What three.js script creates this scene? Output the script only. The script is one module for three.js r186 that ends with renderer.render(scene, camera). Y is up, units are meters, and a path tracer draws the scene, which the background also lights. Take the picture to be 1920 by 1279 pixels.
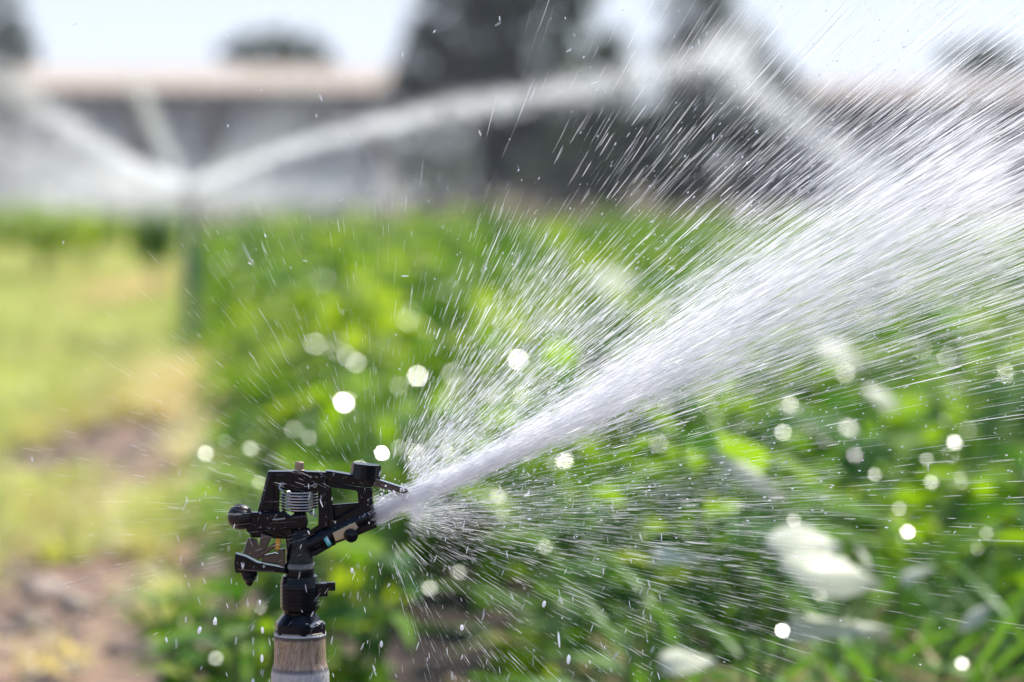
import * as THREE from 'three';
import { mergeGeometries, mergeVertices, toCreasedNormals } from 'three/addons/utils/BufferGeometryUtils.js';
import { RoundedBoxGeometry } from 'three/addons/geometries/RoundedBoxGeometry.js';
import { ImprovedNoise } from 'three/addons/math/ImprovedNoise.js';

// ---------------------------------------------------------------- camera, sky, sun, exposure
const V3 = (x, y, z) => new THREE.Vector3(x, y, z);
const scene = new THREE.Scene();
const EYE = V3(0, 0.65, 0), FPX = 5600, HORIZON = 300;           // focal length and horizon in pixels of the 1920 x 1279 photograph
const PITCH = Math.atan((639.5 - HORIZON) / FPX);
const camera = new THREE.PerspectiveCamera(2 * Math.atan(639.5 / FPX) * 180 / Math.PI, 1920 / 1279, 0.05, 2000);
camera.position.copy(EYE);
camera.rotation.x = -PITCH;
camera.focus = 1.868;
camera.userData.fStop = 4.5;

const SUN = V3(0.42, 0.80, -0.56).normalize();
{ // a bright, slightly milky summer sky: pale at the horizon, bluer overhead, brighter round the sun
  const W = 512, H = 256, data = new Float32Array(W * H * 4);
  for (let r = 0; r < H; r++) for (let c = 0; c < W; c++) {
    const el = ((r + 0.5) / H - 0.5) * Math.PI, az = ((c + 0.5) / W - 0.5) * 2 * Math.PI;
    const d = V3(Math.cos(az) * Math.cos(el), Math.sin(el), Math.sin(az) * Math.cos(el));
    const up = Math.max(0, d.y), t = Math.pow(1 - up, 4), cs = Math.max(0, d.dot(SUN));
    const glow = 0.35 * Math.pow(cs, 6);
    const rgb = [0.16 + 0.59 * t + glow, 0.27 + 0.54 * t + glow, 0.53 + 0.35 * t + glow * 0.95];
    const o = (r * W + c) * 4;
    for (let k = 0; k < 3; k++) data[o + k] = d.y < 0 ? [0.3, 0.3, 0.25][k] : rgb[k];
    data[o + 3] = 1;
  }
  const sky = new THREE.DataTexture(data, W, H, THREE.RGBAFormat, THREE.FloatType);
  sky.mapping = THREE.EquirectangularReflectionMapping;
  sky.magFilter = sky.minFilter = THREE.LinearFilter; sky.needsUpdate = true;
  scene.background = sky; scene.environment = sky;
}
const sun = new THREE.DirectionalLight(new THREE.Color(1, 0.955, 0.88), 5);
sun.position.copy(SUN).multiplyScalar(60); sun.target.position.set(0, 0, -6);
sun.castShadow = true; sun.shadow.radius = 1; sun.shadow.mapSize.set(4096, 4096);
Object.assign(sun.shadow.camera, { left: -30, right: 30, top: 30, bottom: -30, near: 1, far: 160 });
scene.add(sun, sun.target);
scene.fog = new THREE.FogExp2(new THREE.Color(0.9, 0.93, 1.0), 0.0010);
const EXPOSURE = 1.42;

// ---------------------------------------------------------------- helpers
let seed = 20240611;
const rnd = () => { seed = (seed + 0x6d2b79f5) | 0; let t = Math.imul(seed ^ (seed >>> 15), 1 | seed); t = (t + Math.imul(t ^ (t >>> 7), 61 | t)) ^ t; return ((t ^ (t >>> 14)) >>> 0) / 4294967296; };
const rr = (a, b) => a + (b - a) * rnd();
const gauss = () => Math.sqrt(-2 * Math.log(1 - rnd() * 0.999999)) * Math.cos(6.2831853 * rnd());
const noise3 = new ImprovedNoise();
const N = (x, y, z = 0) => noise3.noise(x, y, z);
const fbm = (x, y, z = 0) => N(x, y, z) * 0.55 + N(x * 2.1, y * 2.1, z + 3) * 0.28 + N(x * 4.3, y * 4.3, z + 7) * 0.17;
const smooth = (x, a, b) => { const t = Math.min(1, Math.max(0, (x - a) / (b - a))); return t * t * (3 - 2 * t); };
// where the camera's ray through a pixel of the photograph is, D metres ahead
function at(px, py, D) {
  const d = V3((px - 960) / FPX, (639.5 - py) / FPX, -1).applyAxisAngle(V3(1, 0, 0), -PITCH);
  return EYE.clone().addScaledVector(d, D / -d.z);
}
const height = (x, z) => { const D = -z; return 0.018 * fbm(x * 0.9, z * 0.9, 1) * smooth(D, 0, 3) - 0.009 * Math.max(0, Math.min(D, 95) - 18) * smooth(D, 18, 30); };
const edgeX = (D) => 0.13 - 0.117 * D - 0.15 * (1 - smooth(D, 3.4, 4.0)) + 0.025 * smooth(D, 4.2, 4.8) * (1 - smooth(D, 7, 8)) + 0.05 * N(D * 0.9, 4.2) + 0.03 * N(D * 3.1, 8.1);   // left edge of the crop
const used = new Map();
function named(n) { const k = used.get(n) ?? 0; used.set(n, k + 1); return k ? n + '_' + String(k).padStart(3, '0') : n; }
function tag(o, label, category, group, kind) {
  if (label) o.userData.label = label;
  if (category) o.userData.category = category;
  if (group) o.userData.group = group;
  if (kind) o.userData.kind = kind;
  return o;
}
function part(name, geo, mat, parent) { const m = new THREE.Mesh(geo, mat); m.name = name; m.castShadow = m.receiveShadow = true; parent.add(m); return m; }
function root(name, pos, label, category, group, kind) { const g = new THREE.Group(); g.name = named(name); if (pos) g.position.copy(pos); scene.add(g); return tag(g, label, category, group, kind); }
function merge(list) { return mergeGeometries(list.map((g) => { g = g.index ? g.toNonIndexed() : g; for (const k of Object.keys(g.attributes)) if (!['position', 'normal', 'uv'].includes(k)) g.deleteAttribute(k); return g; })); }
const phys = (o) => new THREE.MeshPhysicalMaterial(o);
const lin = (r, g, b) => new THREE.Color().setRGB(r, g, b);
function texture(w, h, f, srgb = false) {
  const d = new Uint8Array(w * h * 4);
  for (let y = 0; y < h; y++) for (let x = 0; x < w; x++) { const c = f(x / w, y / h), o = (y * w + x) * 4; for (let k = 0; k < 3; k++) d[o + k] = Math.max(0, Math.min(255, 255 * (c.length ? c[k] : c))); d[o + 3] = 255; }
  const t = new THREE.DataTexture(d, w, h); t.wrapS = t.wrapT = THREE.RepeatWrapping; t.magFilter = t.minFilter = THREE.LinearFilter;
  if (srgb) t.colorSpace = THREE.SRGBColorSpace; t.needsUpdate = true; return t;
}
const tile = (x, y, p, z) => { // noise that repeats every unit
  const a = 6.2831853; return noise3.noise(Math.cos(x * a) * p + 5 + z, Math.sin(x * a) * p + Math.cos(y * a) * p, Math.sin(y * a) * p + z * 3);
};

// ---------------------------------------------------------------- materials
const M = {};
{
  const fine = texture(256, 256, (x, y) => 0.5 + 0.3 * tile(x, y, 6, 1) + 0.2 * tile(x, y, 17, 2));
  const wet = texture(256, 256, (x, y) => 0.17 + 0.5 * Math.max(0, tile(x, y, 5, 4)) + 0.18 * (0.5 + tile(x, y, 14, 5)));
  M.black = phys({ color: lin(0.002, 0.003, 0.006), roughness: 0.55, roughnessMap: wet, bumpMap: fine, bumpScale: 0.0002, specularIntensity: 0.14, specularColor: lin(0.75, 0.88, 1), clearcoat: 0.34, clearcoatRoughness: 0.05 });
  M.blackBall = phys({ color: lin(0.012, 0.008, 0.007), roughness: 0.42, bumpMap: fine, bumpScale: 0.0003, specularIntensity: 0.6, clearcoat: 0.2, clearcoatRoughness: 0.3 });
  M.blackGloss = phys({ color: lin(0.012, 0.013, 0.016), roughness: 0.16, clearcoat: 1, clearcoatRoughness: 0.05 });
  M.steel = phys({ color: lin(0.42, 0.41, 0.39), metalness: 1, roughness: 0.26 });
  M.brass = phys({ color: lin(0.30, 0.21, 0.14), metalness: 0.75, roughness: 0.42, bumpMap: fine, bumpScale: 0.0002 });
  M.cream = phys({ color: lin(0.56, 0.40, 0.23), roughness: 0.55, bumpMap: fine, bumpScale: 0.0003 });
  M.teal = phys({ color: lin(0.03, 0.42, 0.45), roughness: 0.35, clearcoat: 0.5 });
  M.amber = phys({ color: lin(0.62, 0.27, 0.015), roughness: 0.4, clearcoat: 0.4 });
  M.rust = phys({ color: lin(0.12, 0.075, 0.05), roughness: 0.6, metalness: 0.3 });
  // grey-brown weathered pipe: long streaks, dark pits, a pale band lower down
  const streak = (x, y) => tile(x * 1, y * 0.12, 9, 1) * 0.5 + tile(x, y * 0.3, 22, 6) * 0.35;
  const pm = texture(512, 512, (x, y) => {
    const wear = 0.5 + 0.5 * fbm(x * 40, y * 6, 2), s = streak(x, y);
    const pit = Math.max(0, fbm(Math.sin(x * 6.283) * 16, Math.cos(x * 6.283) * 16 + y * 17, 11) - 0.22) * 3.2;
    const band = smooth(y + 0.012 * tile(x, 0.3, 5, 9), 0.66, 0.70);               // 1 above the bulge
    const dirt = smooth(y + 0.02 * tile(x, 0.1, 4, 3), 0.955, 0.985) * 0.75 + 0.5 * smooth(y, 0.70, 0.675) * smooth(y, 0.63, 0.67);
    let c = [0.64 + 0.26 * s, 0.54 + 0.24 * s, 0.45 + 0.21 * s];
    const g = [0.74 + 0.1 * s, 0.73 + 0.1 * s, 0.71 + 0.1 * s];
    c = c.map((v, k) => (v * band + g[k] * (1 - band)) * (0.86 + 0.2 * wear));
    const grn = 0.10 * Math.max(0, tile(x, y * 0.2, 3, 7));
    c = [c[0] - grn, c[1] - grn * 0.2, c[2] - grn * 1.2];
    const k = Math.min(0.85, pit + Math.max(0, dirt));
    return c.map((v, i) => v * (1 - k) + [0.16, 0.14, 0.14][i] * k);
  }, true);
  const pb = texture(512, 512, (x, y) => 0.5 + 0.35 * streak(x, y) + 0.2 * fbm(Math.sin(x * 6.283) * 16, Math.cos(x * 6.283) * 16 + y * 17, 11));
  M.pipe = phys({ map: pm, roughness: 0.5, bumpMap: pb, bumpScale: 0.0006, clearcoat: 0.25, clearcoatRoughness: 0.35 });
  M.riserDark = phys({ color: lin(0.045, 0.115, 0.14), roughness: 0.5 });
  M.pvc = phys({ color: lin(0.27, 0.28, 0.29), roughness: 0.6 });
  const leaf = (r, g, b, t, cr = 0.16) => phys({ color: lin(r, g, b), roughness: 0.95, transmission: t, thickness: 0, specularIntensity: 0.25, clearcoat: 0.22, clearcoatRoughness: cr, side: THREE.DoubleSide });
  M.leaf = [leaf(0.16, 0.33, 0.004, 0.58), leaf(0.27, 0.46, 0.005, 0.66), leaf(0.06, 0.17, 0.012, 0.5), leaf(0.37, 0.51, 0.01, 0.66)];
  M.leafSheen = phys({ color: lin(0.62, 0.64, 0.44), roughness: 0.9, transmission: 0.35, thickness: 0, clearcoat: 0.5, clearcoatRoughness: 0.35, side: THREE.DoubleSide });  // whitish colour stands in for sun sheen on broad leaves
  M.glintDisc = phys({ color: lin(0.16, 0.34, 0.03), roughness: 0.9, clearcoat: 1, clearcoatRoughness: 0.17 });  // glossy green of the added sun-glint discs
  M.stem = phys({ color: lin(0.10, 0.19, 0.04), roughness: 0.6 });
  M.grass = phys({ color: lin(0.58, 0.63, 0.09), roughness: 0.95, transmission: 0.6, thickness: 0, clearcoat: 0.2, clearcoatRoughness: 0.3, side: THREE.DoubleSide });
  M.grassTall = phys({ color: lin(0.16, 0.34, 0.02), roughness: 0.95, transmission: 0.5, thickness: 0, clearcoat: 0.4, clearcoatRoughness: 0.25, side: THREE.DoubleSide });
  M.straw = phys({ color: lin(0.55, 0.42, 0.2), roughness: 0.9, transmission: 0.3, thickness: 0, side: THREE.DoubleSide });
  M.crown = phys({ color: lin(0.36, 0.50, 0.18), roughness: 0.9, transmission: 0.45, thickness: 0, side: THREE.DoubleSide });
  M.crownGreen = phys({ color: lin(0.30, 0.46, 0.10), roughness: 0.9, transmission: 0.45, thickness: 0, side: THREE.DoubleSide });
  M.crownDark = phys({ color: lin(0.20, 0.32, 0.11), roughness: 0.9, transmission: 0.4, thickness: 0, side: THREE.DoubleSide });
  M.bark = phys({ color: lin(0.09, 0.075, 0.06), roughness: 0.9 });
  const gm = texture(512, 512, (x, y) => { const a = tile(x, y, 3, 1), b = tile(x, y, 9, 2), c = tile(x, y, 26, 3); const v = 0.74 + 0.14 * a + 0.14 * b + 0.16 * c; return [v, v * 0.89 + 0.02 * a, v * 0.81]; }, true);
  gm.repeat.set(1 / 2.3, 1 / 2.3);
  const gb = texture(512, 512, (x, y) => 0.5 + 0.3 * tile(x, y, 9, 2) + 0.3 * tile(x, y, 26, 3)); gb.repeat.set(1 / 2.3, 1 / 2.3);
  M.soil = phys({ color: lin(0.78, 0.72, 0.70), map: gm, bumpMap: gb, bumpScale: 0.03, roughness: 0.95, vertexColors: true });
  const wm = texture(256, 256, (x, y) => { const v = 0.9 + 0.12 * tile(x, y, 4, 2) + 0.08 * tile(x, y, 15, 3); return [v, v, v]; });
  M.clod = phys({ color: lin(0.33, 0.27, 0.23), roughness: 0.95 });
  M.wall = phys({ color: lin(0.40, 0.38, 0.38), map: wm, roughness: 0.95 });
  M.wallDark = phys({ color: lin(0.14, 0.12, 0.11), map: wm, roughness: 0.95 });
  M.roof = phys({ color: lin(0.56, 0.46, 0.37), map: wm, roughness: 0.9 });
  M.wood = phys({ color: lin(0.16, 0.12, 0.10), roughness: 0.85 });
  M.pane = phys({ color: lin(0.05, 0.06, 0.09), roughness: 0.12 });
  M.water = phys({ color: lin(0.985, 0.985, 0.99), roughness: 1, transmission: 0.9, specularIntensity: 0.3, thickness: 0, side: THREE.DoubleSide });
  M.bead = phys({ color: lin(0.9, 0.92, 0.95), roughness: 0.08, transmission: 0.75, thickness: 0.001, ior: 1.33, clearcoat: 1, clearcoatRoughness: 0.03 });
  M.drop = phys({ color: lin(0.95, 0.96, 0.98), roughness: 0.95, transmission: 0.6, thickness: 0, clearcoat: 1, clearcoatRoughness: 0.1 });
}

// ---------------------------------------------------------------- ground
{
  const rows = 150, cols = 90, pos = [], col = [], uv = [], idx = [];
  for (let i = 0; i <= rows; i++) {
    const D = -8 + 14 * (i / rows) + Math.pow(i / rows, 5) * 700;
    for (let j = 0; j <= cols; j++) {
      const s = j / cols * 2 - 1, x = (Math.sign(s) * (Math.abs(s) * 6 + Math.pow(Math.abs(s), 5) * 500)), z = -D;
      pos.push(x, height(x, z), z); uv.push(x, z);
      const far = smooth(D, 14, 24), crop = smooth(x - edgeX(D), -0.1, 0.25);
      const wetShadeSoil = crop * (1 - far);  // wet soil under the crop, with shade between plants painted into its dark tone
      const c = [0.66, 0.60, 0.55].map((v, k) => v * (1 - wetShadeSoil) + [0.075, 0.06, 0.05][k] * wetShadeSoil).map((v, k) => v * (1 - far) + [0.30, 0.32, 0.16][k] * far);
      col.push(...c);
    }
  }
  for (let i = 0; i < rows; i++) for (let j = 0; j < cols; j++) { const a = i * (cols + 1) + j, b = a + cols + 1; idx.push(a, a + 1, b, b, a + 1, b + 1); }
  const g = new THREE.BufferGeometry();
  g.setAttribute('position', new THREE.Float32BufferAttribute(pos, 3)); g.setAttribute('uv', new THREE.Float32BufferAttribute(uv, 2)); g.setAttribute('color', new THREE.Float32BufferAttribute(col, 3));
  g.setIndex(idx); g.computeVertexNormals();
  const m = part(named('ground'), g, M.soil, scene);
  tag(m, 'pinkish brown bare soil of the path and field', 'ground', null, 'structure');
}

// ---------------------------------------------------------------- farm building at the back
const box = (x0, x1, y0, y1, z0, z1) => new THREE.BoxGeometry(x1 - x0, y1 - y0, z1 - z0).translate((x0 + x1) / 2, (y0 + y1) / 2, (z0 + z1) / 2);
function slab(x0, x1, yEave, zEave, yRidge, zRidge, t) { // a roof pitch with thickness
  const s = new THREE.Shape([[zEave, yEave], [zRidge, yRidge], [zRidge, yRidge + t], [zEave, yEave + t]].map((p) => new THREE.Vector2(...p)));
  return new THREE.ExtrudeGeometry(s, { depth: x1 - x0, bevelEnabled: false }).rotateY(-Math.PI / 2).translate(x1, 0, 0);
}
function farmBuilding(pxL, pxR, pyEave, pyRidge, D, depth, wall, label, openings) {
  const a = at(pxL, pyEave, D), b = at(pxR, pyEave, D), y0 = height(a.x, -D) - 0.4, eave = a.y, ridge = at(pxL, pyRidge, D + 3).y;
  const o = root('farm_building', V3((a.x + b.x) / 2, y0, -D), label, 'farm building');
  const w = (b.x - a.x) / 2, H = eave - y0, R = ridge - y0;
  // the front wall is pieced round its openings
  const X = (px) => at(px, 300, D).x - o.position.x, Y = (py) => at(960, py, D).y - y0;
  const list = openings.map((q) => ({ ...q, x0: X(q.l), x1: X(q.r), y0: q.b > 380 ? 0 : Y(q.b), y1: Y(q.t) })).sort((p, q) => p.x0 - q.x0);
  const walls = [box(-w, w, 0, H, -depth, -depth + 0.25), box(-w, -w + 0.25, 0, H, -depth + 0.25, -0.25), box(w - 0.25, w, 0, H, -depth + 0.25, -0.25)];
  let x = -w;
  for (const q of list) { walls.push(box(x, q.x0, 0, H, -0.25, 0)); walls.push(box(q.x0, q.x1, q.y1, H, -0.25, 0)); if (q.y0 > 0) walls.push(box(q.x0, q.x1, 0, q.y0, -0.25, 0)); x = q.x1; }
  walls.push(box(x, w, 0, H, -0.25, 0));
  part('wall', merge(walls), wall, o);
  const roof = part('roof', merge([slab(-w - 0.3, w + 0.3, H + 0.004, 0.45, R, -depth / 2, 0.12), slab(-w - 0.3, w + 0.3, H + 0.004, -depth - 0.45, R, -depth / 2, 0.12)]), M.roof, o);
  const ridges = [];
  for (let xx = -w - 0.2; xx < w + 0.3; xx += 0.55) { const L = Math.hypot(R - H, depth / 2 + 0.45); const c = new THREE.CylinderGeometry(0.07, 0.07, L, 6).rotateX(Math.PI / 2).rotateX(Math.atan2(R - H, depth / 2 + 0.45)).translate(xx, (R + H) / 2 + 0.15, (0.45 - depth / 2) / 2); ridges.push(c); }
  part('roof_tile_row', merge(ridges), M.roof, roof).userData.kind = 'stuff';
  part('fascia', box(-w - 0.3, w + 0.3, H - 0.12, H + 0.12, 0.452, 0.49), M.wood, roof);
  for (const q of list) {
    const d = part(q.kind, merge([box(q.x0, q.x0 + 0.09, q.y0, q.y1, -0.2, -0.05), box(q.x1 - 0.09, q.x1, q.y0, q.y1, -0.2, -0.05), box(q.x0 + 0.09, q.x1 - 0.09, q.y1 - 0.09, q.y1, -0.2, -0.05)]), M.wood, o);
    part(q.kind === 'door' ? 'door_leaf' : 'pane', box(q.x0 + 0.09, q.x1 - 0.09, q.y0, q.y1 - 0.09, -0.15, -0.12), q.kind === 'door' ? M.wood : M.pane, d);
  }
  return o;
}
farmBuilding(-120, 716, 176, 134, 80, 7, M.wall, 'long low grey farm building with pale tiled roof behind the left spray', [
  { kind: 'door', l: 235, r: 285, t: 196, b: 400 }, { kind: 'door', l: 378, r: 420, t: 196, b: 400 }, { kind: 'window', l: 555, r: 610, t: 205, b: 268 }]);
farmBuilding(1436, 1990, 188, 160, 82, 6, M.wallDark, 'low dark farm building with brown tiled roof behind the right of the spray', [
  { kind: 'door', l: 1560, r: 1620, t: 206, b: 400 }, { kind: 'window', l: 1740, r: 1800, t: 215, b: 275 }]);

// ---------------------------------------------------------------- trees
function limb(points, r0, r1) {
  const c = new THREE.CatmullRomCurve3(points), g = new THREE.TubeGeometry(c, 10, 1, 7), p = g.attributes.position;
  for (let i = 0; i < p.count; i++) { const ring = Math.floor(i / 8) / 10, q = c.getPointAt(ring), r = r0 + (r1 - r0) * ring; p.setXYZ(i, q.x + (p.getX(i) - q.x) * r, q.y + (p.getY(i) - q.y) * r, q.z + (p.getZ(i) - q.z) * r); }
  g.computeVertexNormals(); return g;
}
// blobs: [px, py, rx, ry] in pixels of the photograph, at distance D
function tree(name, D, trunkPx, blobs, mat, n, leafSize, label, group) {
  const share = name === 'bushy_tree' ? 0.8 : 0.6, per = name === 'bushy_tree' ? 52 : 26;
  const k = D / FPX, bx = at(trunkPx, 300, D).x, by = height(bx, -D);
  const o = root(name, V3(bx, by, -D), label, 'tree', group);
  const pos = [], nor = [], L = blobs.map(([px, py, rx, ry]) => ({ c: at(px, py, D).sub(o.position), rx: rx * k, ry: ry * k, rz: (rx + ry) / 2 * k }));
  const area = L.map((b) => b.rx * b.ry), total = area.reduce((a, b) => a + b, 0);
  L.forEach((b, i) => {
    const m = Math.round(share * n * area[i] / total);
    const clumps = Array.from({ length: Math.max(6, Math.round(m / per)) }, () => { const u = V3(gauss(), gauss(), gauss()).normalize().multiplyScalar(Math.cbrt(rr(0.25, 1))); return V3(b.c.x + u.x * b.rx, b.c.y + u.y * b.ry, b.c.z + u.z * b.rz); });
    for (let j = 0; j < m; j++) {
      const q = clumps[Math.floor(rnd() * clumps.length)].clone().add(V3(gauss(), gauss() * 0.7, gauss()).multiplyScalar(0.2 * Math.min(b.rx, b.ry)));
      const a = V3(gauss(), gauss(), gauss()).normalize(), e = V3(gauss(), gauss(), gauss()).cross(a).normalize(), s = leafSize * rr(0.6, 1.4);
      const f = a.clone().cross(e).normalize();
      const p0 = q.clone().addScaledVector(a, -s), p1 = q.clone().addScaledVector(e, s * 0.55), p2 = q.clone().addScaledVector(a, s), p3 = q.clone().addScaledVector(e, -s * 0.55);
      for (const p of [p0, p1, p2, p0, p2, p3]) { pos.push(p.x, p.y, p.z); nor.push(f.x, f.y, f.z); }
    }
  });
  const g = new THREE.BufferGeometry(); g.setAttribute('position', new THREE.Float32BufferAttribute(pos, 3)); g.setAttribute('normal', new THREE.Float32BufferAttribute(nor, 3));
  const top = L.reduce((a, b) => a.add(b.c), V3(0, 0, 0)).divideScalar(L.length), r = Math.max(0.12, 0.035 * (top.y + 1));
  part('trunk', merge([limb([V3(0, -0.3, 0), V3(0.05, top.y * 0.3, 0), V3(top.x * 0.3, top.y * 0.6, 0.05), V3(top.x * 0.7, top.y, 0)], r, r * 0.4),
    ...L.slice(0, 6).map((b) => limb([V3(0.05, top.y * 0.35, 0), V3(b.c.x * 0.4, top.y * 0.35 + (b.c.y - top.y * 0.35) * 0.6, 0.1), b.c.clone()], r * 0.5, r * 0.12))]), M.bark, o);
  part('crown', g, mat, o);
  return o;
}
tree('olive_tree', 66, 905, [[800, 110, 75, 90], [760, 250, 55, 120], [880, 40, 120, 90], [980, 60, 130, 130], [900, 190, 140, 110], [830, 290, 120, 90], [960, 290, 120, 90], [880, -60, 130, 70], [1030, -40, 110, 60]], M.crownDark, 9000, 0.16, 'large dark tree rising past the top of the photo, behind the jet arc');
tree('olive_tree', 70, 1120, [[1080, 100, 70, 80], [1130, 170, 70, 90], [1060, 210, 80, 80], [1100, 290, 110, 90], [1150, 110, 40, 60]], M.crown, 3600, 0.16, 'thin grey green tree joined to the right side of the large dark tree');
tree('olive_tree', 68, 1330, [[1320, 30, 85, 80], [1300, 120, 70, 70], [1370, 100, 60, 80], [1340, 200, 100, 80], [1270, 280, 110, 90], [1320, -60, 80, 60]], M.crown, 4200, 0.16, 'tall grey green tree behind the peak of the distant jet');
tree('bushy_tree', 64, 1400, [[1420, 150, 60, 50], [1390, 220, 70, 60], [1480, 170, 60, 45], [1360, 300, 90, 70], [1250, 330, 80, 50]], M.crownDark, 2600, 0.15, 'dark low bushy tree in front of the right roof end');
tree('bushy_tree', 62, 1000, [[1190, 262, 120, 70], [900, 335, 130, 50], [1050, 330, 120, 55], [780, 345, 90, 40], [1160, 345, 90, 50]], M.crownDark, 3000, 0.15, 'low dark shrub mass below the large dark tree');
tree('umbrella_pine', 110, 520, [[500, 85, 60, 28], [450, 102, 42, 18], [560, 98, 55, 26], [605, 118, 35, 16], [520, 112, 80, 22]], M.crownGreen, 3000, 0.2, 'flat topped green pine above the left roof');
tree('olive_tree', 74, 10, [[-10, 30, 50, 60], [0, 90, 50, 40], [45, 100, 30, 22], [-20, 140, 50, 50]], M.crown, 2000, 0.16, 'grey green tree at the upper left edge');
tree('umbrella_pine', 115, 1830, [[1800, 108, 45, 26], [1850, 104, 60, 28], [1900, 120, 50, 28], [1840, 130, 80, 22]], M.crown, 2200, 0.2, 'round grey tree above the right roof');

// ---------------------------------------------------------------- leaves, crop and grass
function leafGeo(Ln, Wd, droop, fold, seg = 4, shape = 0.75) {
  const pos = [], uv = [], idx = [];
  for (let i = 0; i <= seg; i++) {
    const t = i / seg, w = Wd * Math.pow(Math.sin(Math.PI * Math.pow(Math.min(0.985, t + 0.02), shape)), 0.85), y = -droop * Ln * t * t, x = Ln * (t - 0.12 * t * t * droop * 2);
    for (const s of [-1, 0, 1]) { pos.push(x, y + Math.abs(s) * w * fold + 0.02 * Ln * Math.sin(t * 9 + s * 2), s * w); uv.push(t, s * 0.5 + 0.5); }
  }
  for (let i = 0; i < seg; i++) for (let j = 0; j < 2; j++) { const a = i * 3 + j; idx.push(a, a + 1, a + 3, a + 1, a + 4, a + 3); }
  const g = new THREE.BufferGeometry(); g.setAttribute('position', new THREE.Float32BufferAttribute(pos, 3)); g.setAttribute('uv', new THREE.Float32BufferAttribute(uv, 2)); g.setIndex(idx); g.computeVertexNormals();
  return g;
}
const LEAVES = [leafGeo(0.075, 0.024, 0.25, 0.35), leafGeo(0.095, 0.03, 0.45, 0.3), leafGeo(0.06, 0.022, 0.15, 0.4), leafGeo(0.11, 0.026, 0.6, 0.25)];
function plantSpec(h, n, spread, big = 1) { // where the stems and the leaves of one plant go
  const stems = [], leaves = [];
  const ns = 3 + Math.floor(rnd() * 3);
  for (let s = 0; s < ns; s++) {
    const a = rr(0, 6.283), lean = rr(0.1, 0.45) * spread, hh = h * rr(0.75, 1.08);
    const pts = [V3(rr(-0.015, 0.015), -0.03, rr(-0.015, 0.015)), V3(Math.cos(a) * lean * hh * 0.35, hh * 0.5, Math.sin(a) * lean * hh * 0.35), V3(Math.cos(a) * lean * hh, hh, Math.sin(a) * lean * hh)];
    stems.push(pts);
    const c = new THREE.CatmullRomCurve3(pts), m = Math.ceil(n / ns);
    for (let i = 0; i < m; i++) {
      const t = Math.pow(rr(0.06, 1), 0.75), p = c.getPoint(t), yaw = i * 2.4 + rr(-0.5, 0.5) + a;
      leaves.push({ p, yaw, pitch: rr(-0.35, 0.65) + (t > 0.92 ? 0.5 : 0), roll: rr(-0.5, 0.5), s: big * rr(0.65, 1.25) * (1.1 - 0.35 * t), g: Math.floor(rnd() * LEAVES.length), m: rnd() });
    }
  }
  return { stems, leaves };
}
const leafMatrix = (l) => new THREE.Matrix4().compose(l.p, new THREE.Quaternion().setFromEuler(new THREE.Euler(l.roll, -l.yaw, l.pitch, 'YZX')), V3(l.s, l.s, l.s));
const stemGeo = (spec) => merge(spec.stems.map((pts) => new THREE.TubeGeometry(new THREE.CatmullRomCurve3(pts), 5, 0.0032, 5)));

// the field beyond the nearest plants: one mass, in four kinds of plant, joined as stuff
const NEAR_D = 4.7;
const spots = [];
for (let D = 3.1; D < 17; D += 0.19) {
  const x0 = edgeX(D), x1 = 0.2 * D + 0.25, step = 0.205;
  for (let x = x0 + rr(0, 0.06); x < x1; x += step) {
    const d = D + rr(-0.09, 0.09), xx = x + rr(-0.07, 0.07);
    const along = Math.min(1, (xx - edgeX(d)) / 0.35 + 0.45);
    let h = (0.31 + 0.07 * fbm(xx * 0.8, d * 0.8, 5)) * along * rr(0.8, 1.15);
    const q = 960 + xx * FPX / d;                                       // a darker hollow behind the jet's foot
    if (d < 4.3 && q > 690 && q < 1030 && rnd() < 0.5) continue;
    spots.push({ x: xx, D: d, h, near: d < NEAR_D });
  }
}
{
  const far = spots.filter((s) => !s.near);
  const protos = [0, 1, 2, 3].map((k) => {
    const spec = plantSpec(0.3, 30, 1.15, 1.18);
    return { leaf: merge(spec.leaves.map((l) => LEAVES[l.g].clone().applyMatrix4(leafMatrix(l)))), stem: stemGeo(spec), list: [] };
  });
  far.forEach((s) => protos[Math.floor(rnd() * 4)].list.push(s));
  const q = new THREE.Quaternion(), up = V3(0, 1, 0), mt = new THREE.Matrix4();
  const field = root('crop_field', V3(0, 0, 0), 'leafy green crop rows filling the middle of the field', 'crop', null, 'stuff');
  protos.forEach((p, k) => {
    const im = new THREE.InstancedMesh(p.leaf, M.leaf[k], p.list.length), st = new THREE.InstancedMesh(p.stem, M.stem, p.list.length);
    im.name = 'foliage'; st.name = 'stems'; im.userData.kind = st.userData.kind = 'stuff';
    p.list.forEach((s, i) => { const sc = s.h / 0.3 * 1.05; mt.compose(V3(s.x, height(s.x, -s.D), -s.D), q.setFromAxisAngle(up, rr(0, 6.283)), V3(0.5 + sc * 0.55, sc, 0.5 + sc * 0.55)); im.setMatrixAt(i, mt); st.setMatrixAt(i, mt); });
    im.castShadow = im.receiveShadow = true; field.add(im, st);
  });
}
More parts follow.
